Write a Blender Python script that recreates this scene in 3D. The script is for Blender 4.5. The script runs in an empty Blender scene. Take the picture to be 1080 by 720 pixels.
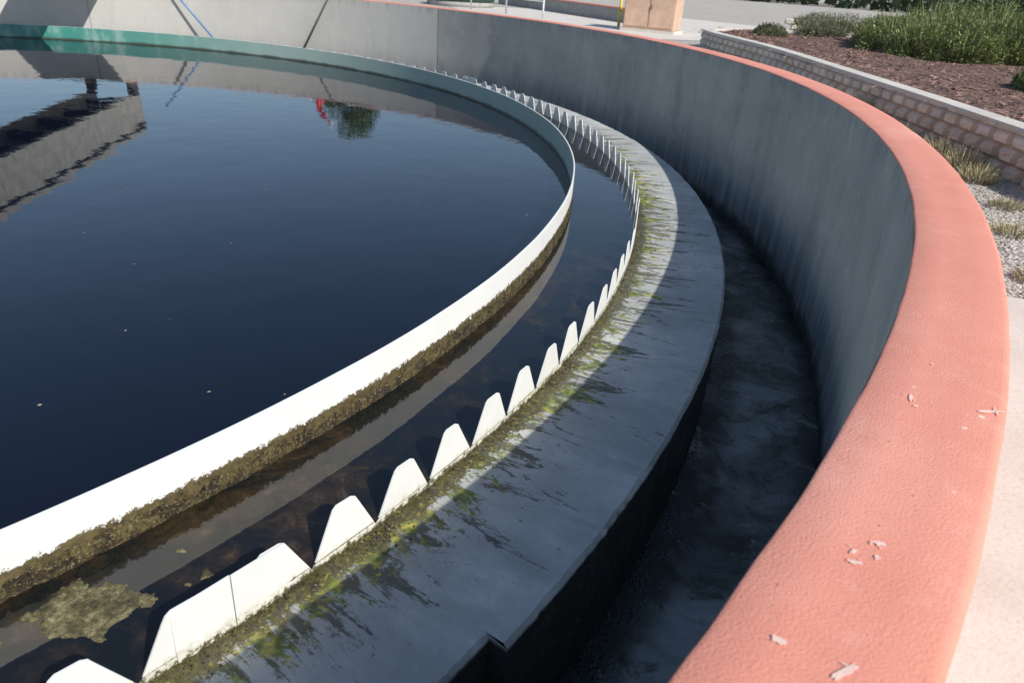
import bpy, bmesh, math, random
from mathutils import Vector, Matrix, noise
random.seed(4)
RC,HC,PSI,TH,PHI,FPX=11.9982,.8373,.7159,.4672,.0702,774.985
RIN,RLO,ZL,RLI,ZC,RB,ZB,ZG,ZW,ZT=11.7475,10.9645,-1.2165,10.2086,-1.8559,9.5739,-.9104,-1.0814,-1.1815,-.9899
ROUT=RIN+.30
ZGR=-.75
SUN=Vector((1.4612,-.1323,1.2165)).normalized()
sc=bpy.context.scene
col=sc.collection
def link(o,parent=None):
    col.objects.link(o)
    if parent: o.parent=parent
    return o
# ---------------- node helper
class N:
    def __init__(s,name,rough=.8):
        s.m=bpy.data.materials.new(name);s.m.use_nodes=True;s.t=s.m.node_tree
        s.b=s.t.nodes['Principled BSDF'];s.b.inputs['Roughness'].default_value=rough
        s.tc=s.t.nodes.new('ShaderNodeTexCoord');s.geo=s.t.nodes.new('ShaderNodeNewGeometry')
    def L(s,a,b): s.t.links.new(a,b)
    def inp(s,sock,v):
        if isinstance(v,bpy.types.NodeSocket): s.L(v,sock)
        else: sock.default_value=v
    def map(s,v,scale=(1,1,1),loc=(0,0,0)):
        n=s.t.nodes.new('ShaderNodeMapping');s.L(v,n.inputs['Vector']);n.inputs['Scale'].default_value=scale;n.inputs['Location'].default_value=loc
        return n.outputs[0]
    def noise(s,v,scale,detail=5,rough=.6,dist=0):
        n=s.t.nodes.new('ShaderNodeTexNoise');s.L(v,n.inputs['Vector']);n.inputs['Scale'].default_value=scale;n.inputs['Detail'].default_value=min(detail,5.5);n.inputs['Roughness'].default_value=rough;n.inputs['Distortion'].default_value=dist
        return n.outputs['Fac']
    def vor(s,v,scale,out='Distance',feat='F1'):
        n=s.t.nodes.new('ShaderNodeTexVoronoi');n.feature=feat;s.L(v,n.inputs['Vector']);n.inputs['Scale'].default_value=scale
        return n.outputs[out]
    def mr(s,v,a,b,c=0,d=1,smooth=True):
        n=s.t.nodes.new('ShaderNodeMapRange');n.interpolation_type='SMOOTHSTEP' if smooth else 'LINEAR'
        s.inp(n.inputs['Value'],v)
        for k,x in zip(('From Min','From Max','To Min','To Max'),(a,b,c,d)): n.inputs[k].default_value=x
        return n.outputs[0]
    def math(s,op,a,b=0,c=0):
        n=s.t.nodes.new('ShaderNodeMath');n.operation=op;s.inp(n.inputs[0],a);s.inp(n.inputs[1],b);s.inp(n.inputs[2],c);return n.outputs[0]
    def mix(s,f,a,b,mode='MIX'):
        n=s.t.nodes.new('ShaderNodeMix');n.data_type='RGBA';n.blend_type=mode
        s.inp(n.inputs[0],f)
        for k,v in ((6,a),(7,b)):
            if isinstance(v,bpy.types.NodeSocket): s.L(v,n.inputs[k])
            else: n.inputs[k].default_value=(*v,1) if len(v)==3 else v
        return n.outputs[2]
    def ramp(s,f,stops):
        n=s.t.nodes.new('ShaderNodeValToRGB');s.L(f,n.inputs[0]);e=n.color_ramp.elements
        while len(e)<len(stops): e.new(.5)
        for el,(p,c) in zip(e,stops): el.position=p;el.color=(*c,1)
        return n.outputs[0]
    def sep(s,v):
        n=s.t.nodes.new('ShaderNodeSeparateXYZ');s.L(v,n.inputs[0]);return n.outputs
    def bump(s,h,strength=.5,dist=.02,prev=None):
        n=s.t.nodes.new('ShaderNodeBump');s.L(h,n.inputs['Height']);n.inputs['Strength'].default_value=strength;n.inputs['Distance'].default_value=dist
        if prev: s.L(prev,n.inputs['Normal'])
        return n.outputs[0]
    def out(s,colr,rough=None,normal=None):
        s.inp(s.b.inputs['Base Color'],colr if isinstance(colr,bpy.types.NodeSocket) else (*colr,1))
        if rough is not None: s.inp(s.b.inputs['Roughness'],rough)
        if normal is not None: s.L(normal,s.b.inputs['Normal'])
        return s.m
    def attr(s,name):
        n=s.t.nodes.new('ShaderNodeAttribute');n.attribute_name=name;return n.outputs['Color']
    def radius(s):
        P=s.sep(s.geo.outputs['Position'])
        ln=s.t.nodes.new('ShaderNodeVectorMath');ln.operation='LENGTH'
        cx=s.t.nodes.new('ShaderNodeCombineXYZ');s.L(P[0],cx.inputs[0]);s.L(P[1],cx.inputs[1]);s.L(cx.outputs[0],ln.inputs[0])
        return ln.outputs['Value'],P

def simple(name,c,rough=.7,var=.25,scale=6,bump=.2):
    n=N(name,rough);o=n.tc.outputs['Object']
    f=n.noise(o,scale,3)
    c2=tuple(x*(1-var) for x in c);c3=tuple(min(1,x*(1+var*.5)) for x in c)
    return n.out(n.ramp(f,[(.3,c2),(.7,c3)]),None,n.bump(n.noise(o,scale*12,2),bump,.01))

# ---------------- materials
def m_wall():
    n=N('wall_concrete',.85);uv=n.tc.outputs['UV'];P=n.sep(n.geo.outputs['Position']);U=n.sep(uv)
    big=n.noise(uv,.9,4,.6);fine=n.noise(uv,45,2,.7);med=n.noise(uv,5,5,.7)
    st2=n.noise(n.map(uv,(6,.3,1)),1.2,5,.65,.4);st=n.noise(n.map(uv,(2.2,.35,1)),1.3,4,.65,.5)
    c=n.ramp(big,[(.3,(.33,.335,.32)),(.55,(.42,.415,.39)),(.75,(.51,.50,.46))])
    c=n.mix(n.mr(st,.48,.72,0,.5),c,(.23,.24,.235))
    c=n.mix(n.mr(med,.5,.72,0,.4),c,(.60,.58,.53))
    c=n.mix(n.mr(U[0],1.652*11-.01,1.652*11+.01,0,.55),c,(.66,.63,.58))  # paler panel past the joint, with extra sunlit brightness put into its colour
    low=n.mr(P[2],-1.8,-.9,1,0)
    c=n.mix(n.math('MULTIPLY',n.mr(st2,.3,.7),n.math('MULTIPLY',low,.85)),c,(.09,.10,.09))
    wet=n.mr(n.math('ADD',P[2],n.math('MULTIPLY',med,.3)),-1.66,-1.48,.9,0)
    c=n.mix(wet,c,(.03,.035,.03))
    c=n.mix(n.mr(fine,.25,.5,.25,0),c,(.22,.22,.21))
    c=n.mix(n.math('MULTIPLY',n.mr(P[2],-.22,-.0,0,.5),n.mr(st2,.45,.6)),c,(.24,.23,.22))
    return n.out(c,None,n.bump(fine,.4,.012))
def m_red():
    n=N('salmon_painted_concrete',.7);o=n.tc.outputs['Object']
    big=n.noise(o,1.1,5,.6);med=n.noise(o,11,5,.7);fine=n.noise(o,170,2,.7)
    c=n.ramp(big,[(.3,(.65,.245,.17)),(.5,(.71,.28,.20)),(.72,(.77,.345,.26))])
    c=n.mix(n.mr(med,.5,.8,0,.4),c,(.82,.45,.35))
    c=n.mix(n.mr(n.noise(o,2.3,5.5,.8),.56,.70,0,.4),c,(.56,.20,.14))
    c=n.mix(n.mr(fine,.25,.45,.35,0),c,(.48,.18,.13))
    v=n.vor(o,11);c=n.mix(n.math('MULTIPLY',n.mr(v,.05,.09,.7,0),n.mr(med,.5,.58)),c,(.85,.70,.62))
    v2=n.vor(n.map(o,(1,1,1),(3,5,0)),17);c=n.mix(n.math('MULTIPLY',n.mr(v2,.03,.06,.8,0),n.mr(big,.48,.55)),c,(.22,.09,.07))
    c=n.mix(n.mr(n.noise(n.map(o,(1,1,1),(7,1,0)),4.5,5.5,.85),.66,.72,0,.45),c,(.82,.58,.50))
    return n.out(c,None,n.bump(fine,.55,.004,n.bump(n.noise(o,8,3,.6),.12,.02)))
def m_lip():
    n=N('launder_concrete',.75);uv=n.tc.outputs['UV']
    o=n.tc.outputs['Object'];r,P=n.radius()
    med=n.noise(o,7,5,.7);fine=n.noise(o,70,2,.7);speck=n.noise(o,28,5,.75);big=n.noise(o,1.6,4,.6)
    c=n.ramp(med,[(.3,(.42,.43,.41)),(.55,(.53,.53,.50)),(.8,(.66,.65,.61))])
    c=n.mix(n.mr(big,.4,.62,.45,0),c,(.27,.28,.275))
    rad=n.noise(n.map(uv,(1.4,.30,1)),1.5,5,.6,.3)
    c=n.mix(n.mr(rad,.42,.60,.5,0),c,(.27,.285,.28))
    din=n.mr(r,RLI+.02,RLI+.62,1,0,False)
    rad2=n.noise(n.map(uv,(4.2,1.0,1),(4,2,0)),1.8,5.5,.8,.9)
    az=n.mr(P[1],3.0,7.0,0,.035)
    k=n.math('ADD',n.math('ADD',n.math('ADD',rad2,az),n.math('MULTIPLY',din,.17)),n.math('MULTIPLY',speck,.24))
    c=n.mix(n.mr(k,.735,.81,0,.88),c,(.07,.065,.045))
    g=n.noise(n.map(uv,(3.2,1.4,1),(9,1,0)),2,5.5,.8,.6)
    k2=n.math('ADD',n.math('ADD',n.math('ADD',g,az),n.math('MULTIPLY',din,.24)),n.math('MULTIPLY',speck,.27))
    gc=n.ramp(n.noise(o,13,4),[(.35,(.04,.055,.010)),(.5,(.13,.16,.025)),(.66,(.45,.39,.07))])
    c=n.mix(n.mr(k2,.83,.895,0,.92),c,gc)
    k3=n.math('ADD',n.math('ADD',n.math('MULTIPLY',med,.7),n.math('MULTIPLY',speck,.4)),n.mr(r,RLI,RLI+.17,.36,0))
    c=n.mix(n.mr(k3,.68,.77,0,.95),c,n.ramp(speck,[(.4,(.025,.02,.008)),(.58,(.09,.08,.025)),(.68,(.36,.33,.07))]))
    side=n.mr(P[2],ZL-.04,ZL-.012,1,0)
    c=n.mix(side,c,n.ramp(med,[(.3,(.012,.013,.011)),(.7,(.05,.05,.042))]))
    return n.out(c,n.mr(k3,.6,.76,.8,.25),n.bump(fine,.4,.008,n.bump(speck,.25,.02)))
def m_channel():
    n=N('channel_floor_concrete',.5);o=n.tc.outputs['Object']
    big=n.noise(o,1.0,5,.65,.5);med=n.noise(o,4.5,5.5,.75,.6);fine=n.noise(o,50,2);r,P=n.radius()
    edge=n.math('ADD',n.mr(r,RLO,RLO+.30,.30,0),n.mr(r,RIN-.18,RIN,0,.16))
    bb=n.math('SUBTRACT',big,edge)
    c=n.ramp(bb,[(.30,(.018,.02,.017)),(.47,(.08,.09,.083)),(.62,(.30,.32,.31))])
    c=n.mix(n.mr(med,.5,.66,0,.8),c,(.035,.035,.02))
    c=n.mix(n.mr(n.noise(n.map(o,(1,1,1),(5,0,0)),2.6,5.5,.85,.5),.56,.66,0,.5),c,(.40,.42,.41))
    return n.out(c,n.mr(med,.35,.65,.15,.6),n.bump(fine,.3,.015))
def m_baffle():
    n=N('baffle_white_paint',.5);uv=n.tc.outputs['UV'];o=n.tc.outputs['Object'];P=n.sep(n.geo.outputs['Position'])
    med=n.noise(o,3,4);sp=n.noise(o,26,5.5,.8)
    c=n.ramp(med,[(.3,(.75,.76,.73)),(.7,(.83,.83,.80))])
    st=n.noise(n.map(uv,(7,.6,1)),2,4,.7)
    c=n.mix(n.mr(st,.6,.75,0,.25),c,(.55,.55,.48))
    low=n.math('ADD',n.mr(P[2],ZG-.02,ZG+.05,.9,0,False),n.mr(sp,.3,.7,-.35,.35,False))
    c=n.mix(n.mr(low,.38,.55,0,1),c,n.ramp(sp,[(.35,(.03,.022,.01)),(.6,(.14,.11,.05))]))
    return n.out(c)
def m_teal():
    n=N('baffle_teal_inner',.5);uv=n.tc.outputs['UV'];P=n.sep(n.geo.outputs['Position'])
    med=n.noise(n.map(uv,(1,.6,1)),2.2,5,.7)
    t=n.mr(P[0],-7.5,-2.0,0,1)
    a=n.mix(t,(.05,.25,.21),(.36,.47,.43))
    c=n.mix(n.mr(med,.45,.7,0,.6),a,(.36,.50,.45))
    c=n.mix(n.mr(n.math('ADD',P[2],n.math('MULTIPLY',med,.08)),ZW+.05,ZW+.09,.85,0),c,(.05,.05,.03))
    return n.out(c)
def m_moss(name):
    n=N(name,.8);o=n.tc.outputs['Object']
    a=n.noise(o,11,5.5,.82);b=n.noise(o,75,3,.75)
    c=n.ramp(a,[(.3,(.010,.007,.004)),(.48,(.045,.032,.013)),(.58,(.12,.09,.03)),(.68,(.09,.095,.02))])
    c=n.mix(n.mr(b,.54,.70,0,.8),c,(.36,.30,.16))
    c=n.mix(n.mr(b,.34,.47,.85,0),c,(.006,.005,.003))
    return n.out(c,n.mr(a,.3,.7,.3,.9),n.bump(b,.9,.02))
def m_tooth():
    n=N('weir_plate_white',.45);o=n.tc.outputs['Object'];P=n.sep(n.geo.outputs['Position'])
    a=n.noise(o,6,4);b=n.noise(o,32,5.5,.8)
    c=n.ramp(a,[(.3,(.75,.76,.73)),(.7,(.83,.83,.80))])
    k=n.math('ADD',n.mr(P[2],ZL,ZL+.10,1,0,False),n.mr(b,.3,.7,-.5,.3,False))
    c=n.mix(n.mr(k,.35,.6,0,.4),c,(.50,.48,.26))
    c=n.mix(n.mr(k,.64,.85,0,.95),c,(.06,.05,.018))
    return n.out(c)
def m_water():
    n=N('clarifier_water',.03);o=n.tc.outputs['Object']
    r,P=n.radius()
    ringm=n.mr(r,RB-.01,RB+.01,0,1)
    a=n.noise(o,1.3,5.5,.75,.8);b=n.noise(o,7,5,.78,1)
    algae=n.ramp(b,[(.35,(.006,.006,.004)),(.55,(.03,.020,.011)),(.75,(.09,.06,.035))])
    near=n.mr(P[1],3.5,6.5,1,0)
    ringc=n.mix(n.math('MULTIPLY',n.mr(a,.45,.62),near),(.006,.008,.009),algae)
    c=n.mix(ringm,(.0035,.006,.014),ringc)
    n.L(n.mr(ringm,0,1,1.38,1.58,False),n.b.inputs['IOR'])
    w=n.noise(n.map(o,(1,1,1)),1.8,1,.5);w2=n.noise(n.map(o,(1,2.2,1)),6,2,.5)
    return n.out(c,.01,n.bump(w,.25,.010,n.bump(w2,.12,.005)))
def m_gravel():
    n=N('gravel',.95);o=n.tc.outputs['Object']
    v=n.vor(o,38,'Color');v2=n.vor(o,38);s=n.sep(v)
    big=n.noise(o,.6,4)
    c=n.ramp(s[0],[(0,(.28,.26,.23)),(.5,(.43,.40,.355)),(1,(.60,.57,.52))])
    c=n.mix(n.mr(big,.4,.7,0,.4),c,(.36,.31,.25))
    return n.out(c,None,n.bump(v2,.9,.02))
def m_mulch():
    n=N('wood_mulch',.95);o=n.tc.outputs['Object'];mp=n.map(o,(1,1.8,1))
    v=n.vor(mp,30,'Color');s=n.sep(v)
    big=n.noise(o,.8,4)
    c=n.ramp(s[0],[(0,(.07,.035,.028)),(.5,(.17,.095,.07)),(1,(.32,.20,.155))])
    c=n.mix(n.mr(big,.45,.7,0,.4),c,(.25,.17,.135))
    return n.out(c,None,n.bump(n.vor(mp,30),1,.03))
def m_path():
    n=N('path_concrete',.85);o=n.tc.outputs['Object']
    a=n.noise(o,1.5,5,.65);b=n.noise(o,60,2,.7)
    c=n.ramp(a,[(.3,(.54,.50,.44)),(.7,(.67,.63,.57))])
    c=n.mix(n.mr(b,.3,.55,.3,0),c,(.42,.38,.33))
    return n.out(c,None,n.bump(b,.3,.006))
def m_attr(name,rough=.85):
    n=N(name,rough);c=n.attr('Col');return n.out(c)
def m_block():
    n=N('retaining_block',.95);o=n.tc.outputs['Object'];c=n.attr('Col')
    f=n.noise(o,60,3,.7)
    c=n.mix(n.mr(f,.3,.7,.0,.35),c,(.38,.33,.27))
    return n.out(c,None,n.bump(f,.8,.015))
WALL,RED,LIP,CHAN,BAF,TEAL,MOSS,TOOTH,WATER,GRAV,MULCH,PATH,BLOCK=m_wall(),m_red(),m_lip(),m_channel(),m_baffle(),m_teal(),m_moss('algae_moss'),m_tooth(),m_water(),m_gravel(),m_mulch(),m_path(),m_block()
LEAF=m_attr('foliage',.7);STONE=m_attr('stone_chips',.9)

# ---------------- geometry helpers
def ring(name,prof,mats,a0=-math.pi,a1=math.pi,n=1440,matidx=None,parent=None,disp=None,smooth=True):
    vs=[];fs=[];m=len(prof)
    for i in range(n+1):
        a=a0+(a1-a0)*i/n
        for j,(rr,z) in enumerate(prof):
            dr=dz=0
            if disp: dr,dz=disp(a,j,rr,z)
            vs.append(((rr+dr)*math.cos(a),(rr+dr)*math.sin(a),z+dz))
    L=[0]
    for j in range(1,m): L.append(L[-1]+math.hypot(prof[j][0]-prof[j-1][0],prof[j][1]-prof[j-1][1]))
    uvs=[]
    idx=[]
    for i in range(n):
        for j in range(m-1):
            fs.append((i*m+j,(i+1)*m+j,(i+1)*m+j+1,i*m+j+1))
            ua=(a0+(a1-a0)*i/n)*11;ub=(a0+(a1-a0)*(i+1)/n)*11
            uvs+=[(ua,L[j]),(ub,L[j]),(ub,L[j+1]),(ua,L[j+1])]
            idx.append(matidx[j] if matidx else 0)
    me=bpy.data.meshes.new(name);me.from_pydata(vs,[],fs)
    uvl=me.uv_layers.new(name='UVMap')
    for k,w in enumerate(uvs): uvl.data[k].uv=w
    for mt in mats: me.materials.append(mt)
    me.polygons.foreach_set('material_index',idx)
    me.polygons.foreach_set('use_smooth',[smooth]*len(fs))
    if smooth:
        try: me.set_sharp_from_angle(angle=math.radians(35))
        except Exception: pass
    return link(bpy.data.objects.new(name,me),parent)
def mesh(name,vs,fs,mats,parent=None,cols=None,smooth=False,idx=None):
    me=bpy.data.meshes.new(name);me.from_pydata(vs,[],fs)
    for mt in mats: me.materials.append(mt)
    if cols:
        ca=me.color_attributes.new('Col','FLOAT_COLOR','CORNER')
        flat=[]
        for p,c in zip(me.polygons,cols):
            for _ in range(p.loop_total): flat+= [c[0],c[1],c[2],1]
        ca.data.foreach_set('color',flat)
    if smooth: me.polygons.foreach_set('use_smooth',[True]*len(fs))
    if idx: me.polygons.foreach_set('material_index',idx)
    return link(bpy.data.objects.new(name,me),parent)
def empty(name):
    e=bpy.data.objects.new(name,None);return link(e)
def box(name,c,s,mat,parent=None,rotz=0,bev=.01,M=None):
    bm=bmesh.new();bmesh.ops.create_cube(bm,size=1)
    bmesh.ops.scale(bm,vec=s,verts=bm.verts)
    if bev: bmesh.ops.bevel(bm,geom=bm.edges[:],offset=bev,segments=2,affect='EDGES')
    me=bpy.data.meshes.new(name);bm.to_mesh(me);bm.free();me.materials.append(mat)
    o=bpy.data.objects.new(name,me);link(o,parent)
    o.matrix_world=(M if M else Matrix.Translation(c)@Matrix.Rotation(rotz,4,'Z'))
    return o
def rod(name,p,q,rad,mat,parent=None,seg=12,r2_=None):
    p=Vector(p);q=Vector(q);v=q-p
    bm=bmesh.new();bmesh.ops.create_cone(bm,cap_ends=True,segments=seg,radius1=rad,radius2=r2_ if r2_ is not None else rad,depth=v.length)
    me=bpy.data.meshes.new(name);bm.to_mesh(me);bm.free();me.materials.append(mat)
    me.polygons.foreach_set('use_smooth',[len(pp.vertices)==4 for pp in me.polygons])
    o=bpy.data.objects.new(name,me);link(o,parent)
    o.matrix_world=Matrix.Translation((p+q)/2)@v.to_track_quat('Z','Y').to_matrix().to_4x4()
    return o
def pol(r_,a,z): return Vector((r_*math.cos(a),r_*math.sin(a),z))
def nz(x,y,z,s=1,o=4): return noise.fractal(Vector((x*s,y*s,z*s)),1,2,o)

# ---------------- tank
ow=empty('clarifier_outer_wall')
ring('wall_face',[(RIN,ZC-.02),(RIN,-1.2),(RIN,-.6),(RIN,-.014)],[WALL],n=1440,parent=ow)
ring('painted_cap',[(RIN,-.014),(RIN+.004,-.004),(RIN+.012,0),(RIN+.1,0),(ROUT-.1,0),(ROUT-.024,0),(ROUT-.011,-.004),(ROUT-.003,-.012),(ROUT,-.026),(ROUT,-.2),(ROUT,ZGR-.1)],[RED],n=2400,parent=ow,
     disp=lambda a,j,rr,z:(.003*nz(math.cos(a)*12,math.sin(a)*12,0,3.5) if j<3 or 5<=j<=8 else 0,.0015*nz(math.cos(a)*12,math.sin(a)*12,0,1.5)))
jm=simple('joint_sealant',(.10,.10,.09))
for a in (1.652,2.45,-.6,-1.5,-2.3,2.95):
    box('construction_joint',(0,0,0),(.004,.010,-ZC-.05),jm,ow,bev=0,M=Matrix.Translation(pol(RIN-.0005,a,ZC/2-.02))@Matrix.Rotation(a,4,'Z'))
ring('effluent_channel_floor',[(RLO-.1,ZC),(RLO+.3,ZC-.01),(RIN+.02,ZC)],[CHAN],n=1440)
lp=empty('launder_lip')
A_ST=.1258
def lipd(a,j,rr,z):
    e=.006*nz(a*12,j*.2,7,18,3) if j in(4,5) else 0
    return (.004*nz(a*12,j,0,3)+e,.003*nz(a*12,rr,0,2)+e*.5)
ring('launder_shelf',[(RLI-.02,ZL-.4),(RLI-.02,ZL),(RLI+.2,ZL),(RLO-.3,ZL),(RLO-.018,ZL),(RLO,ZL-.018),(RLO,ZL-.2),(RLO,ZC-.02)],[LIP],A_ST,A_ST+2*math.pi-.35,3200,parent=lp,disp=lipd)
ring('launder_shelf_recess',[(RLI-.02,ZL-.4),(RLI-.02,ZL),(RLI+.2,ZL),(RLO-.3,ZL),(RLO-.09,ZL),(RLO-.075,ZL-.018),(RLO-.075,ZL-.2),(RLO-.075,ZC-.02)],[LIP],A_ST-.35,A_ST,160,parent=lp,disp=lipd)
mesh('launder_step_face',[pol(RLO-.09,A_ST,ZL-.002),pol(RLO,A_ST,ZL-.02),pol(RLO,A_ST,ZC),pol(RLO-.09,A_ST,ZC)],[(0,1,2,3)],[LIP],lp)
# water
W=ring('water',[(.3,ZW),(4,ZW),(8,ZW),(RLI-.004,ZW)],[WATER],n=360)
W.data.transform(Matrix.Translation((0,0,-ZW)));W.location.z=ZW
# baffle
bf=empty('scum_baffle')
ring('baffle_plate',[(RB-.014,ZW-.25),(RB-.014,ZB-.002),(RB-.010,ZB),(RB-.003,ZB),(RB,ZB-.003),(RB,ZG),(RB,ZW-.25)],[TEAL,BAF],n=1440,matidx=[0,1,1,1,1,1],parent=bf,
     disp=lambda a,j,rr,z:(.006*nz(a*9.6,0,3,.5),.003*nz(a*9.6,5,3,.4)))
rows=11
def mossd(a,j,rr,z):
    x,y=math.cos(a)*9.6,math.sin(a)*9.6
    t=j/(rows-1)
    base=nz(x,y,z,9,5)*.55+nz(x,y,z,35,3)*.4
    env=min(1,(1-t)*2.2)
    k=.006+.014*base
    return (k*env-.007*(1-env),.012*nz(x,y,z,25,3)*t)
ring('baffle_algae',[(RB+.001,ZW-.06+(ZG+.012-ZW+.06)*j/(rows-1)) for j in range(rows)],[MOSS],-.25,2.2,2400,parent=bf,disp=mossd)
ring('baffle_algae_far',[(RB+.004,ZW-.06),(RB+.004,ZG)],[MOSS],2.2,2*math.pi-.25,600,parent=bf)
# weir teeth
NT=195;PT=2*math.pi/NT;A0=.0915
vs=[];fs=[]
R=RLI-.012
def plate(outline,ac,rr,th,tilt=0,dz=0):
    b=len(vs);n_=len(outline)
    for s_,z in outline:
        a=ac+s_/rr; vs.append(pol(rr+th+tilt*(z-ZL),a,z+dz))
    for s_,z in outline:
        a=ac+s_/rr; vs.append(pol(rr+tilt*(z-ZL),a,z+dz))
    fs.append(tuple(b+i for i in range(n_)));fs.append(tuple(b+n_+i for i in reversed(range(n_))))
    for i in range(n_):
        j=(i+1)%n_;fs.append((b+i,b+n_+i,b+n_+j,b+j))
hp=PT*R/2
for k in range(NT):
    ac=A0+k*PT;t=random.uniform(-.04,.04);dz=random.uniform(-.004,.004);e1,e2=random.uniform(-.006,.006),random.uniform(-.006,.006)
    zn=ZL+.018
    plate([(-hp,ZL-.04),(hp,ZL-.04),(hp,zn),(hp-.006,zn+.004),(.070+e1,ZT-.034),(.058+e1,ZT-.011),(.038+e1,ZT),(-.034+e2,ZT+.002),(-.054+e2,ZT-.010),(-.068+e2,ZT-.034),(-hp+.006,zn+.004),(-hp,zn)],ac,R,.006,t,dz)
    if k==NT-1 or k in(40,80,120,160):
        w=PT*R/2
        for sgn in(-1,1):
            if sgn<0: pl=[(-w-.045,ZL-.01),(-.002,ZL-.01),(-.002,ZT+.006),(-w+.02,ZT+.004),(-w-.045,ZT-.02)]
            else: pl=[(.002,ZL-.01),(w+.05,ZL-.01),(w+.065,ZT-.05),(w+.04,ZT),(.002,ZT+.002)]
            plate(pl,ac+PT/2,R+.0075,.006,.0)
wp=mesh('v_notch_weir',vs,fs,[TOOTH])
def clumps(name,gen,mat,parent=None):
    vs=[];fs=[]
    for (x,y,z,s_,h) in gen:
        b=len(vs)
        ring_=6
        for i in range(ring_):
            a=i/ring_*6.283+random.random()
            q=s_*random.uniform(.6,1.2);vs.append((x+q*math.cos(a),y+q*math.sin(a),z-.003))
        vs.append((x+random.uniform(-.3,.3)*s_,y+random.uniform(-.3,.3)*s_,z+h))
        for i in range(ring_): fs.append((b+i,b+(i+1)%ring_,b+ring_))
    return mesh(name,vs,fs,[mat],parent)
g=[]
for i in range(18000):
    a=random.uniform(-.05,1.7);
    dens=nz(math.cos(a)*10.2,math.sin(a)*10.2,0,2.6,3)*.9+.3
    if random.random()>dens: continue
    rr=RLI+abs(random.gauss(0,.010+.06*max(0,dens)))
    s_=random.uniform(.003,.010);p=pol(rr,a,ZL);g.append((p.x,p.y,p.z,s_,s_*random.uniform(.4,1.1)))
clumps('weir_foot_moss',g,MOSS,lp)
def scum(name,a0,a1,r0,r1,thr):
    vs=[];fs=[];ok={};F={}
    nx=int((a1-a0)*9.8/.006);ny=int((r1-r0)/.006)
    for i in range(nx):
        for j in range(ny):
            a=a0+(a1-a0)*i/nx;rr=r0+(r1-r0)*j/ny;p=pol(rr,a,0)
            u_=(i/nx*2-1);v_=(j/ny*2-1)
            f=1-(u_*u_+v_*v_)**.5+.95*nz(p.x,p.y,1,4,7)-thr+.15*nz(p.x,p.y,5,25,3)
            F[i,j]=f
            ok[i,j]=len(vs);vs.append((p.x,p.y,ZW+max(-.012,min(.008,f*.05))+ (.004*nz(p.x,p.y,2,40,3) if f>0 else -.004)))
    for i in range(nx-1):
        for j in range(ny-1):
            if F[i,j]>-.3: fs.append((ok[i,j],ok[i+1,j],ok[i+1,j+1],ok[i,j+1]))
    return mesh(name,vs,fs,[SC],smooth=True)
SCn=N('scum_foam',.7);o_=SCn.tc.outputs['Object'];aa=SCn.noise(o_,14,5.5,.85);SC=SCn.out(SCn.ramp(aa,[(.35,(.02,.018,.008)),(.5,(.10,.085,.035)),(.62,(.24,.21,.11)),(.75,(.4,.37,.22))]),None,SCn.bump(SCn.noise(o_,90,3,.7),.9,.01))
scum('floating_scum',.015,.082,9.65,9.99,.30)
# tiny floating debris
vs=[];fs=[]
for i in range(110):
    a=random.uniform(0,2.2);rr=9.45*math.sqrt(random.random());p=pol(rr,a,ZW+.002);s_=random.uniform(.004,.010);b=len(vs)
    for k in range(5):
        t=k/5*6.283;q=s_*random.uniform(.6,1.3);vs.append((p.x+q*math.cos(t),p.y+q*math.sin(t),ZW+.002))
    fs.append(tuple(range(b,b+5)))
mesh('floating_debris',vs,fs,[simple('debris',(.35,.30,.2))])
# ---------------- bridge
BA=math.radians(139.5);br=empty('walkway_bridge')
BM=simple('bridge_painted_steel',(.55,.52,.46),.5);BD=simple('bridge_dark_steel',(.10,.10,.10),.6)
def bx(name,rc_,tc_,zc_,sr,st,sz,mat): 
    M=Matrix.Rotation(BA,4,'Z')@Matrix.Translation((rc_,tc_,zc_))
    return box(name,None,(sr,st,sz),mat,br,bev=.008,M=M)
for t in(-.55,.55): bx('girder',5.9,t,.70,12.4,.12,.8,BM)
bx('deck',5.9,0,1.14,12.4,1.3,.06,BD)
for i in range(9): bx('cross_beam_%d'%i,.6+i*1.35,0,.5,.10,.96,.2,BD)
for t in(-.6,.6): bx('kick_plate',5.9,t,1.24,12.4,.02,.14,BM)
for t in(-.5,.5): bx('bearing_leg',RIN+.16,t,.146,.22,.2,.28,BD)
rod('centre_column',(0,0,-4),(0,0,.3),.35,BM,br,32);rod('drive_unit',(0,0,1.18),(0,0,1.9),.42,BD,br,32)
BLUE=simple('blue_pole_paint',(.10,.22,.48),.4)
rod('skimmer_pole',pol(11.45,2.17,ZW-.1),pol(11.73,2.32,.55),.022,BLUE)
rod('sampling_pole',pol(11.45,1.975,ZW-.1),pol(11.73,1.89,.5),.018,BD)
# ---------------- ground
ring('ground',[(ROUT-.04,ZGR),(13,ZGR),(15,ZGR),(20,ZGR),(40,ZGR),(120,ZGR),(600,ZGR)],[GRAV],n=360)
vs=[];fs=[]
na=60
for i in range(na+1):
    a=-2.4+(.417+2.4)*i/na
    vs.append(pol(ROUT-.02,a,ZGR+.02));vs.append(pol(14.6,a,ZGR+.02))
for i in range(na): fs.append((2*i,2*i+1,2*i+3,2*i+2))
b=len(vs);vs+= [pol(ROUT-.02,.417,ZGR-.02),pol(14.6,.417,ZGR-.02)];fs.append((2*na,2*na+1,b+1,b))
mesh('path',vs,fs,[PATH])
mesh('path_slab',[(-7,19.5,ZGR+.01),(-1.2,19.2,ZGR+.01),(.2,22.5,ZGR+.01),(-.5,34,ZGR+.01),(-12,34,ZGR+.01),(-14,24,ZGR+.01)],[(0,1,2,3,4,5)],[PATH])
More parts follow.
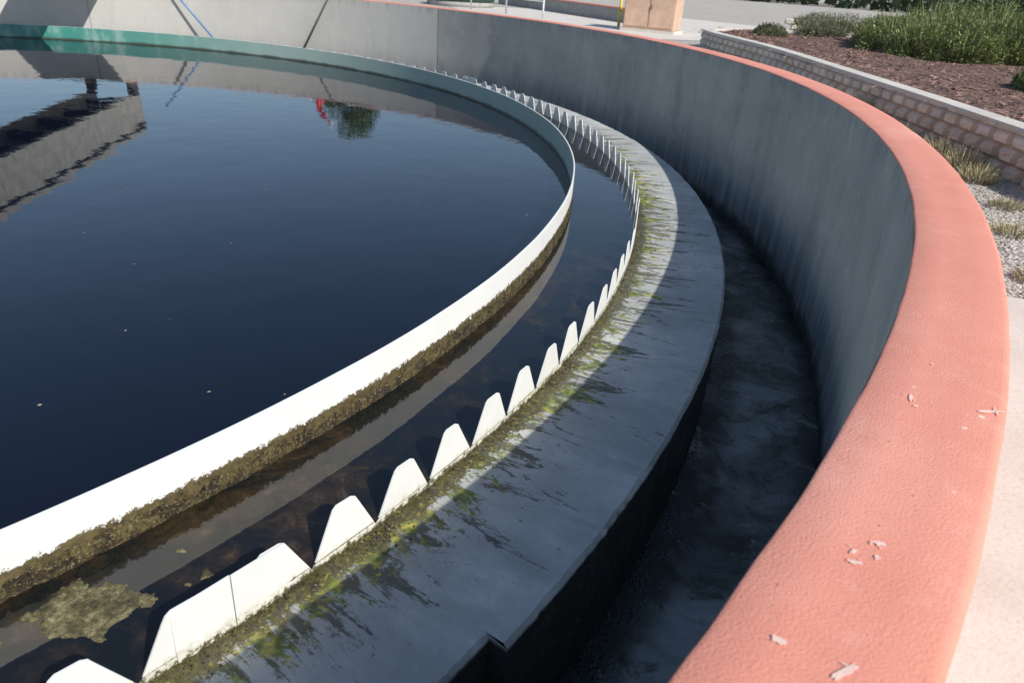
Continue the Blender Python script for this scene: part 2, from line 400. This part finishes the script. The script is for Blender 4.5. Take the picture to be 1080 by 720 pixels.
RW=[(4.6,23.4),(1.6,21.4),(1.15,20.0),(1.7,18.6),(4.9,15.6),(7.84,12.3),(9.2,10.75),(9.85,9.98),(10.42,9.3),(10.92,8.7),(12,7.4),(13.5,5.8),(16,3.6),(20,1)]
def resample(P,step):
    P=[Vector((*p,0)) for p in P]
    S=[]
    for i in range(len(P)-1):
        p0=P[max(0,i-1)];p1=P[i];p2=P[i+1];p3=P[min(len(P)-1,i+2)]
        for k in range(12):
            t=k/12;S.append(.5*((2*p1)+(p2-p0)*t+(2*p0-5*p1+4*p2-p3)*t*t+(3*p1-p0-3*p2+p3)*t**3))
    S.append(P[-1])
    acc=0;out=[S[0]]
    for i in range(1,len(S)):
        seg=(S[i]-S[i-1]);L_=seg.length;pos=0
        while acc+L_-pos>=step:
            need=step-acc;pos+=need;out.append(S[i-1]+seg*(pos/L_));acc=0
        acc+=L_-pos
    return out
rw=empty('retaining_wall')
vs=[];fs=[];cols=[]
def block(p,q,z0,z1,depth,colr,rough=.012,gx=7,gy=5,cham=.035):
    t=(q-p);t.normalize();nrm=Vector((t.y,-t.x,0))
    if nrm.dot(Vector((p.x,p.y,0)))>0: nrm=-nrm
    b=len(vs)
    for i in range(gx):
        for j in range(gy):
            w=p.lerp(q,i/(gx-1));z=z0+(z1-z0)*j/(gy-1)
            e=(i in(0,gx-1))or(j in(0,gy-1))
            off=(-cham if e else .012+random.uniform(-rough,rough))
            vs.append(tuple(w+nrm*off+Vector((0,0,z))))
    for i in range(gx-1):
        for j in range(gy-1):
            fs.append((b+i*gy+j,b+(i+1)*gy+j,b+(i+1)*gy+j+1,b+i*gy+j+1))
            e=cham>.02 and(i in(0,gx-2) or j==0)
            cols.append(tuple(x*.7 for x in colr) if e else tuple(x*random.uniform(.92,1.06) for x in colr))  # side and bottom edge faces coloured darker to paint in shade between blocks
    c=len(vs)
    vs.extend([tuple(p-nrm*depth+Vector((0,0,z1))),tuple(q-nrm*depth+Vector((0,0,z1))),tuple(p-nrm*depth+Vector((0,0,z0))),tuple(q-nrm*depth+Vector((0,0,z0)))])
    top=[b+i*gy+gy-1 for i in range(gx)]
    fs.append(tuple(top+[c+1,c]));cols.append(colr)
    fs.append((b,b+gy-1,c,c+2));cols.append(colr)
    fs.append((b+(gx-1)*gy,c+3,c+1,b+(gx-1)*gy+gy-1));cols.append(colr)
    fs.append((c,c+1,c+3,c+2));cols.append(colr)
def bc(lo=.85,hi=1.15,base=(.72,.65,.54)):
    k=random.uniform(lo,hi);w=random.uniform(-.02,.02);return (base[0]*k+w,base[1]*k,base[2]*k-w)
half=resample(RW,.18)
for course in range(3):
    z0=ZGR-.03+course*.155
    i=course%2
    while i+2<len(half):
        block(half[i],half[i+2],z0,z0+.153,.2,bc());i+=2
i=1
while i+2<len(half):
    block(half[i],half[i+2],ZGR-.03+.465,ZGR-.03+.53,.26,bc(.95,1.15,(.62,.58,.52)),.004,7,3,.004);i+=2
mesh('blocks',vs,fs,[BLOCK],rw,cols)
big=resample(RW,.5)
vs=[(p.x,p.y,ZGR+.42) for p in big]
vs=[tuple(Vector(v)+Vector((v[0],v[1],0)).normalized()*.15) for v in vs]
rowsn=26;V=[];F=[];nb=len(vs)
for j in range(rowsn):
    k=(j/(rowsn-1))**2*45
    for i,v in enumerate(vs):
        dirv=Vector((.62,.78,0)) if i>3 else Vector((.35+.05*i,.93,0))
        w=Vector(v)+dirv.normalized()*k
        V.append((w.x,w.y,ZGR+.42+ (0 if j==0 else .05*nz(w.x,w.y,0,.8)+.03*min(k,6)*.3)))
for j in range(rowsn-1):
    for i in range(nb-1): F.append((j*nb+i,j*nb+i+1,(j+1)*nb+i+1,(j+1)*nb+i))
mesh('mulch_bed',V,F,[MULCH],smooth=True)
vs=[];fs=[];cols=[]
def stone(p,s_,c,flat=.6):
    b=len(vs);rot=random.random()*6.28
    ax=[Vector((math.cos(rot),math.sin(rot),0)),Vector((-math.sin(rot),math.cos(rot),0)),Vector((0,0,1))]
    sx,sy,sz=s_*random.uniform(.7,1.3),s_*random.uniform(.6,1),s_*flat*random.uniform(.7,1.1)
    for k,ss in ((0,sx),(0,-sx),(1,sy),(1,-sy),(2,sz),(2,-sz)):
        vs.append(tuple(Vector(p)+ax[k]*ss+Vector((random.uniform(-.2,.2)*s_,random.uniform(-.2,.2)*s_,0))))
    for f in((0,2,4),(2,1,4),(1,3,4),(3,0,4),(2,0,5),(1,2,5),(3,1,5),(0,3,5)): fs.append(tuple(b+i for i in f));cols.append(c)
for i in range(15000):
    a=random.uniform(.415,1.35);rr=ROUT+random.random()**1.3*2.6
    p=pol(rr,a,ZGR+random.uniform(.0,.008));k=random.uniform(.5,1.3);s_=random.uniform(.008,.02)
    stone(p,s_,(.46*k,.43*k,.38*k))
mesh('gravel_stones',vs,fs,[STONE],cols=cols)
vs=[];fs=[];cols=[]
for i in range(16000):
    t=random.random();w=big[int(t*(len(big)-1))];k=random.random()**1.6*9
    q=Vector((w.x,w.y,0));q=q+q.normalized()*.25+Vector((.62,.78,0))*k+Vector((random.uniform(-.3,.3),random.uniform(-.3,.3),0))
    z=ZGR+.43+.05*nz(q.x,q.y,0,.8)+.009*min(k,6)
    a=random.random()*6.28;l=random.uniform(.02,.06);wd=random.uniform(.006,.016)
    dx=Vector((math.cos(a),math.sin(a),random.uniform(-.3,.3)))*l;dy=Vector((-math.sin(a),math.cos(a),random.uniform(-.5,.5)))*wd
    c=Vector((q.x,q.y,z+.012));b=len(vs)
    vs+= [tuple(c-dx-dy),tuple(c+dx-dy),tuple(c+dx+dy),tuple(c-dx+dy)];fs.append((b,b+1,b+2,b+3))
    kk=random.uniform(.5,1.9);cols.append((.22*kk,.13*kk,.10*kk))
mesh('mulch_chips',vs,fs,[STONE],cols=cols)
# ---------------- plants
def blades(name,centers,n,l0,l1,w,colA,colB,spread=.5,parent=None,mat=LEAF,leaves=5,leafcloud=0):
    vs=[];fs=[];cols=[]
    for _ in range(n):
        cx,cy,cz,R_,H_=random.choice(centers)
        a=random.random()*6.283;q=R_*math.sqrt(random.random())
        root=Vector((cx+q*math.cos(a)*.75,cy+q*math.sin(a)*.75,cz))
        h=H_*random.uniform(l0,l1)*(1-.6*(q/R_)**2)
        lean=Vector((math.cos(a),math.sin(a),0))*spread*(q/R_)*h+Vector((random.uniform(-.25,.25),random.uniform(-.25,.25),0))*h
        tip=root+lean+Vector((0,0,h))
        side=Vector((random.uniform(-1,1),random.uniform(-1,1),0)).normalized()*w
        k=random.random();shade=random.uniform(.5,1.3)*(1+.35*nz(root.x,root.y,0,2,3))
        c=tuple((colA[i]*(1-k)+colB[i]*k)*shade for i in range(3))
        mid=root.lerp(tip,.5)+Vector((0,0,.05*h))
        b=len(vs);vs+=[tuple(root-side*.5),tuple(root+side*.5),tuple(mid+side),tuple(mid-side),tuple(tip)]
        fs.append((b,b+1,b+2,b+3));cols.append(tuple(x*.6 for x in c));fs.append((b+3,b+2,b+4));cols.append(c)
        for m_ in range(leaves):
            t=random.uniform(.4,1.02);pp=root.lerp(tip,t)
            dv=Vector((random.uniform(-1,1),random.uniform(-1,1),random.uniform(-.2,1.2))).normalized()*w*random.uniform(2.5,5)
            sv=dv.cross(Vector((random.random(),random.random(),.3))).normalized()*w*.7
            b=len(vs);vs+=[tuple(pp-sv),tuple(pp+dv),tuple(pp+sv)];fs.append((b,b+1,b+2));cols.append(tuple(x*random.uniform(.7,1.3) for x in c))
    for _ in range(leafcloud):
        cx,cy,cz,R_,H_=random.choice(centers)
        v=Vector((random.gauss(0,1),random.gauss(0,1),abs(random.gauss(0,1)))).normalized()
        lump=1+.28*nz(cx+v.x*R_,cy+v.y*R_,v.z*H_,2.2,4)
        rad=random.uniform(.75,1.02)*lump
        p=Vector((cx+v.x*R_*rad,cy+v.y*R_*rad,cz+v.z*H_*.92*rad))
        s_=w*random.uniform(1.2,3.2)
        dv=(v+Vector((random.uniform(-1,1),random.uniform(-1,1),random.uniform(-.3,1.3)))).normalized()*s_*1.8
        sv=dv.cross(Vector((random.random(),random.random(),random.random()-.5))).normalized()*s_*.45
        k=random.random();shade=random.uniform(.55,1.25)*(.75+.7*max(0,nz(p.x,p.y,p.z,3,3)+.4))
        b=len(vs);vs+=[tuple(p-sv),tuple(p+dv),tuple(p+sv)];fs.append((b,b+1,b+2));cols.append(tuple((colA[i]*(1-k)+colB[i]*k)*shade for i in range(3)))
    return mesh(name,vs,fs,[mat],parent,cols)
zb=ZGR+.42
bushes=[(6.1,19.7,zb,.95,.8),(6.9,18.7,zb,.8,.7),(7.8,18.8,zb,.75,.8),(6.7,20.9,zb,1.1,1.15),(8.0,20.4,zb,1.2,1.2),(5.5,20.5,zb,.65,.6),(8.7,19.4,zb,.7,.75),(5.2,21.6,zb,.8,.75),(7.3,19.5,zb,.9,.95)]
blades('rosemary_bush',bushes,6000,.6,1.25,.012,(.16,.21,.06),(.36,.39,.17),.5,leaves=8,leafcloud=90000)
blades('green_shrub',[(10.1,14.0,zb,.4,.45),(10.5,14.3,zb,.4,.5),(9.85,14.5,zb,.3,.35)],1200,.6,1.2,.010,(.09,.13,.04),(.22,.27,.10),.6,leaves=6,leafcloud=14000)
blades('background_shrub',[(9,27,zb,2.0,2.2),(11.5,25,zb,1.8,2.1),(14,23,zb,2.0,2.2),(6,29,zb,1.6,1.3),(10.5,22.5,zb,1.1,1.5)],3000,.6,1.1,.03,(.03,.05,.015),(.09,.12,.04),.5,leafcloud=30000)
blades('grey_green_groundcover',[(3.2,22.5,zb,.8,.4),(2.6,20.5,zb,.5,.3),(4.2,26,zb,1.2,.6),(2.0,27,zb,1.2,.6),(0.6,28.5,zb,.9,.5)],2500,.6,1.1,.012,(.14,.16,.08),(.28,.28,.17),.7,leafcloud=12000)
def tuft(name,pts,n=700):
    return blades(name,pts,n,.5,1.2,.0035,(.34,.33,.16),(.60,.54,.36),.9,leaves=5)
tuft('dry_weeds',[(8.15,11.65,ZGR,.28,.34),(8.3,11.5,ZGR,.22,.3),(9.35,10.1,ZGR,.22,.22),(10.05,9.25,ZGR,.25,.27),(10.3,9.0,ZGR,.22,.24),(10.55,8.5,ZGR,.2,.2),(8.9,10.7,ZGR,.18,.2),(9.75,9.6,ZGR,.22,.18),(9.9,9.0,ZGR,.3,.13),(7.4,12.3,ZGR,.2,.2)],3600)
tuft('dry_grass_tuft',[(11.2,6.7,ZGR,.18,.10),(11.55,5.6,ZGR,.14,.10),(11.6,6.3,ZGR,.2,.08),(11.0,7.6,ZGR,.2,.10),(12.0,5.9,ZGR,.3,.10)],900)
def tree(name,x,y,h,rad,nleaf):
    t=empty(name);TR=simple('bark',(.10,.07,.05),.9)
    rod('trunk',(x,y,ZGR),(x+.1,y,ZGR+h*.55),.11,TR,t,10,.06)
    cs=[]
    for i in range(7):
        a=i*.9+random.random();e=Vector((x+rad*.65*math.cos(a),y+rad*.65*math.sin(a),ZGR+h*random.uniform(.55,.9)))
        rod('limb_%d'%i,(x+.06,y,ZGR+h*random.uniform(.3,.5)),e,.045,TR,t,7,.015);cs.append((e,rad*random.uniform(.35,.6)))
    cs.append((Vector((x,y,ZGR+h*.9)),rad*.5))
    vs=[];fs=[];cols=[]
    for _ in range(nleaf):
        c,q=random.choice(cs);v=Vector((random.gauss(0,1),random.gauss(0,1),random.gauss(0,1))).normalized()*q*random.random()**.4
        p=c+v;s_=random.uniform(.03,.07)
        a_=Vector((random.uniform(-1,1),random.uniform(-1,1),random.uniform(-1,1))).normalized()*s_;b_=a_.cross(Vector((random.random(),random.random(),random.random()))).normalized()*s_*.6
        b=len(vs);vs+=[tuple(p-a_),tuple(p+b_),tuple(p+a_),tuple(p-b_)];fs.append((b,b+1,b+2,b+3));k=random.uniform(.5,1.3);cols.append((.10*k,.15*k,.04*k))
    mesh('crown',vs,fs,[LEAF],t,cols)
    return t
tree('small_tree',-13.8,18.6,4.2,1.15,7000)
vs=[];fs=[];cols=[]
for _ in range(16000):
    a=random.uniform(.3,3.6);rr=random.uniform(95,125)
    H=4.2+1.2*math.sin(a*9)+1.0*math.sin(a*31+1)
    p=pol(rr,a,ZGR+random.random()*H);s_=random.uniform(.4,.9)
    a_=Vector((random.uniform(-1,1),random.uniform(-1,1),random.uniform(-1,1))).normalized()*s_;b_=a_.cross(Vector((random.random(),random.random(),random.random()))).normalized()*s_*.7
    b=len(vs);vs+=[tuple(p-a_),tuple(p+b_),tuple(p+a_),tuple(p-b_)];fs.append((b,b+1,b+2,b+3));k=random.uniform(.5,1.3);cols.append((.05*k,.08*k,.035*k))
mesh('distant_trees',vs,fs,[LEAF],cols=cols)
# ---------------- small things
RP=simple('red_enamel',(.62,.04,.035),.35);WP=simple('white_enamel',(.75,.75,.72),.4);YP=simple('yellow_enamel',(.72,.50,.05),.4)
rs=empty('fire_hydrant_monitor');X,Y=-9.9,14.5
rod('standpipe',(X,Y,ZGR),(X,Y,.9),.10,RP,rs,20);rod('flange',(X,Y,ZGR),(X,Y,ZGR+.05),.2,RP,rs,20)
rod('collar',(X,Y,.75),(X,Y,.83),.17,RP,rs,20);rod('valve_body',(X-.25,Y,1.0),(X+.28,Y,1.0),.13,RP,rs,20);rod('upright',(X,Y,.9),(X,Y,1.35),.09,RP,rs,20)
rod('nozzle',(X,Y,1.35),(X+.45,Y+.1,1.75),.09,RP,rs,16,.05);rod('nozzle_tip',(X+.45,Y+.1,1.75),(X+.55,Y+.12,1.84),.06,WP,rs,16)
rod('handwheel',(X-.30,Y,1.0),(X-.33,Y,1.0),.17,WP,rs,20)
cr=empty('equipment_cabinet');CB=simple('tan_painted_metal',(.62,.42,.30),.6,.2,3)
cx,cy=-2.7,22.9;ro=math.radians(18)
box('body',(cx,cy,ZGR+.72),(1.7,1.1,1.25),CB,cr,ro,.02);box('plinth',(cx,cy,ZGR+.05),(1.85,1.25,.1),PATH,cr,ro,.01)
Mx=Matrix.Translation((cx,cy,ZGR+.72))@Matrix.Rotation(ro,4,'Z')
for s_ in(-.42,.42): box('door',None,(.8,.02,1.1),CB,cr,bev=.008,M=Mx@Matrix.Translation((s_,-.561,0)))
box('roof_lid',None,(1.8,1.2,.06),CB,cr,bev=.015,M=Mx@Matrix.Translation((0,0,.657)))
box('handle',None,(.03,.04,.15),BD,cr,bev=.005,M=Mx@Matrix.Translation((.06,-.59,.05)))
pr=empty('post_railing')
for i,(x,y) in enumerate([(-7.7,23.1),(-9.8,23.3),(-12,23.5)]): rod('post_%d'%i,(x,y,ZGR),(x,y,ZGR+1.1),.035,WP,pr)
for h in(.6,1.08): rod('rail',(-7.7,23.1,ZGR+h),(-12,23.5,ZGR+h),.03,WP,pr)
yb=empty('yellow_railing')
for i,(x,y) in enumerate([(-4.4,23.4),(-3.95,23.5)]): rod('post_%d'%i,(x,y,ZGR),(x,y,ZGR+1.1),.05,YP,yb)
for h in(.55,1.08): rod('rail',(-4.4,23.4,ZGR+h),(-3.95,23.5,ZGR+h),.03,YP,yb)
kb=empty('low_basin_wall')
M=Matrix.Translation((-10.3,27.6,ZGR+.24))@Matrix.Rotation(math.radians(-20),4,'Z')
box('wall',None,(12.6,.3,.5),simple('grey_concrete',(.3,.3,.29),.8),kb,M=M);box('painted_cap',None,(12.7,.36,.05),RED,kb,M=M@Matrix.Translation((0,0,.277)))
lid=empty('round_vault_lid');GP=simple('dark_green_paint',(.02,.05,.035),.5)
rod('vault_curb',(-14.2,25,ZGR),(-14.2,25,ZGR+.22),1.5,simple('curb_concrete',(.35,.34,.32)),lid,48);rod('cover',(-14.2,25,ZGR+.222),(-14.2,25,ZGR+.42),1.52,GP,lid,48);rod('cover_handle',(-14.4,25,ZGR+.47),(-14.0,25,ZGR+.47),.02,BD,lid)
vs=[];fs=[];cols=[]
half2=resample([(-1.5,30.5),(1.5,31.5),(5,33),(9,35)],.25)
for course in range(3):
    i=course%2
    while i+2<len(half2): block(half2[i],half2[i+2],ZGR-.03+course*.19,ZGR-.03+course*.19+.187,.2,bc());i+=2
mesh('retaining_wall.001',vs,fs,[BLOCK],None,cols)
# bird droppings / paint chips on the cap
BDm=simple('dried_droppings',(.80,.56,.48),.85,.12,20)
sp=[(12.01,.1535,.034,.006),(11.90,.0988,.010,.006),(11.905,.0955,.006,.004),(11.93,.0725,.024,.006),(11.88,.0923,.012,.005),(11.87,.0945,.008,.004),(11.84,.0717,.010,.007),(11.85,.149,.018,.004),(11.865,.146,.007,.003),(11.87,.1685,.005,.003)]
vs=[];fs=[]
for rr,a,l,w in sp:
  for rep_ in range(4):
    kk=1 if rep_==0 else random.uniform(.15,.35)
    b=len(vs);c=pol(rr,a,.0026)+(Vector((random.gauss(0,l),random.gauss(0,l),0)) if rep_ else Vector((0,0,0)));th=random.random()*3
    c.z+=.0002*rep_
    for i in range(26):
        t=i/26*6.283;q=1+.5*nz(math.cos(t)*2,math.sin(t)*2,a*99+rep_,1.0,3)
        v=Vector((math.cos(t)*l*q*kk,math.sin(t)*w*q*kk,0));v.rotate(Matrix.Rotation(th,3,'Z'));vs.append(tuple(c+v))
    fs.append(tuple(range(b,b+26)))
mesh('bird_droppings',vs,fs,[BDm])
# ---------------- light / camera
w=bpy.data.worlds.new('World');sc.world=w;w.use_nodes=True;nt=w.node_tree
sky=nt.nodes.new('ShaderNodeTexSky');sky.sky_type='NISHITA';sky.sun_disc=False
sky.sun_elevation=math.asin(SUN.z);sky.sun_rotation=math.atan2(SUN.x,SUN.y);sky.air_density=1;sky.dust_density=.6;sky.ozone_density=1.5
nt.links.new(sky.outputs[0],nt.nodes['Background'].inputs[0]);nt.nodes['Background'].inputs[1].default_value=.13
sl=bpy.data.lights.new('sun','SUN');sl.energy=5;sl.angle=math.radians(.5);sl.color=(1,.955,.89)
so=link(bpy.data.objects.new('sun',sl));so.rotation_euler=SUN.to_track_quat('Z','Y').to_euler()
cam=bpy.data.cameras.new('camera');cam.sensor_width=36;cam.lens=FPX/1080*36;cam.clip_end=2000;cam.clip_start=.02
co=link(bpy.data.objects.new('camera',cam))
d=Vector((-math.sin(PSI)*math.cos(TH),math.cos(PSI)*math.cos(TH),-math.sin(TH)))
r=Vector((math.cos(PSI),math.sin(PSI),0));u=r.cross(d)
R2=r*math.cos(PHI)+u*math.sin(PHI);U2=-r*math.sin(PHI)+u*math.cos(PHI)
M=Matrix((R2,U2,-d)).transposed().to_4x4();M.translation=Vector((RC,0,HC));co.matrix_world=M
cam.dof.use_dof=True;cam.dof.focus_distance=3.6;cam.dof.aperture_fstop=4.5
sc.camera=co
sc.view_settings.view_transform='Standard';sc.view_settings.look='None';sc.view_settings.exposure=0
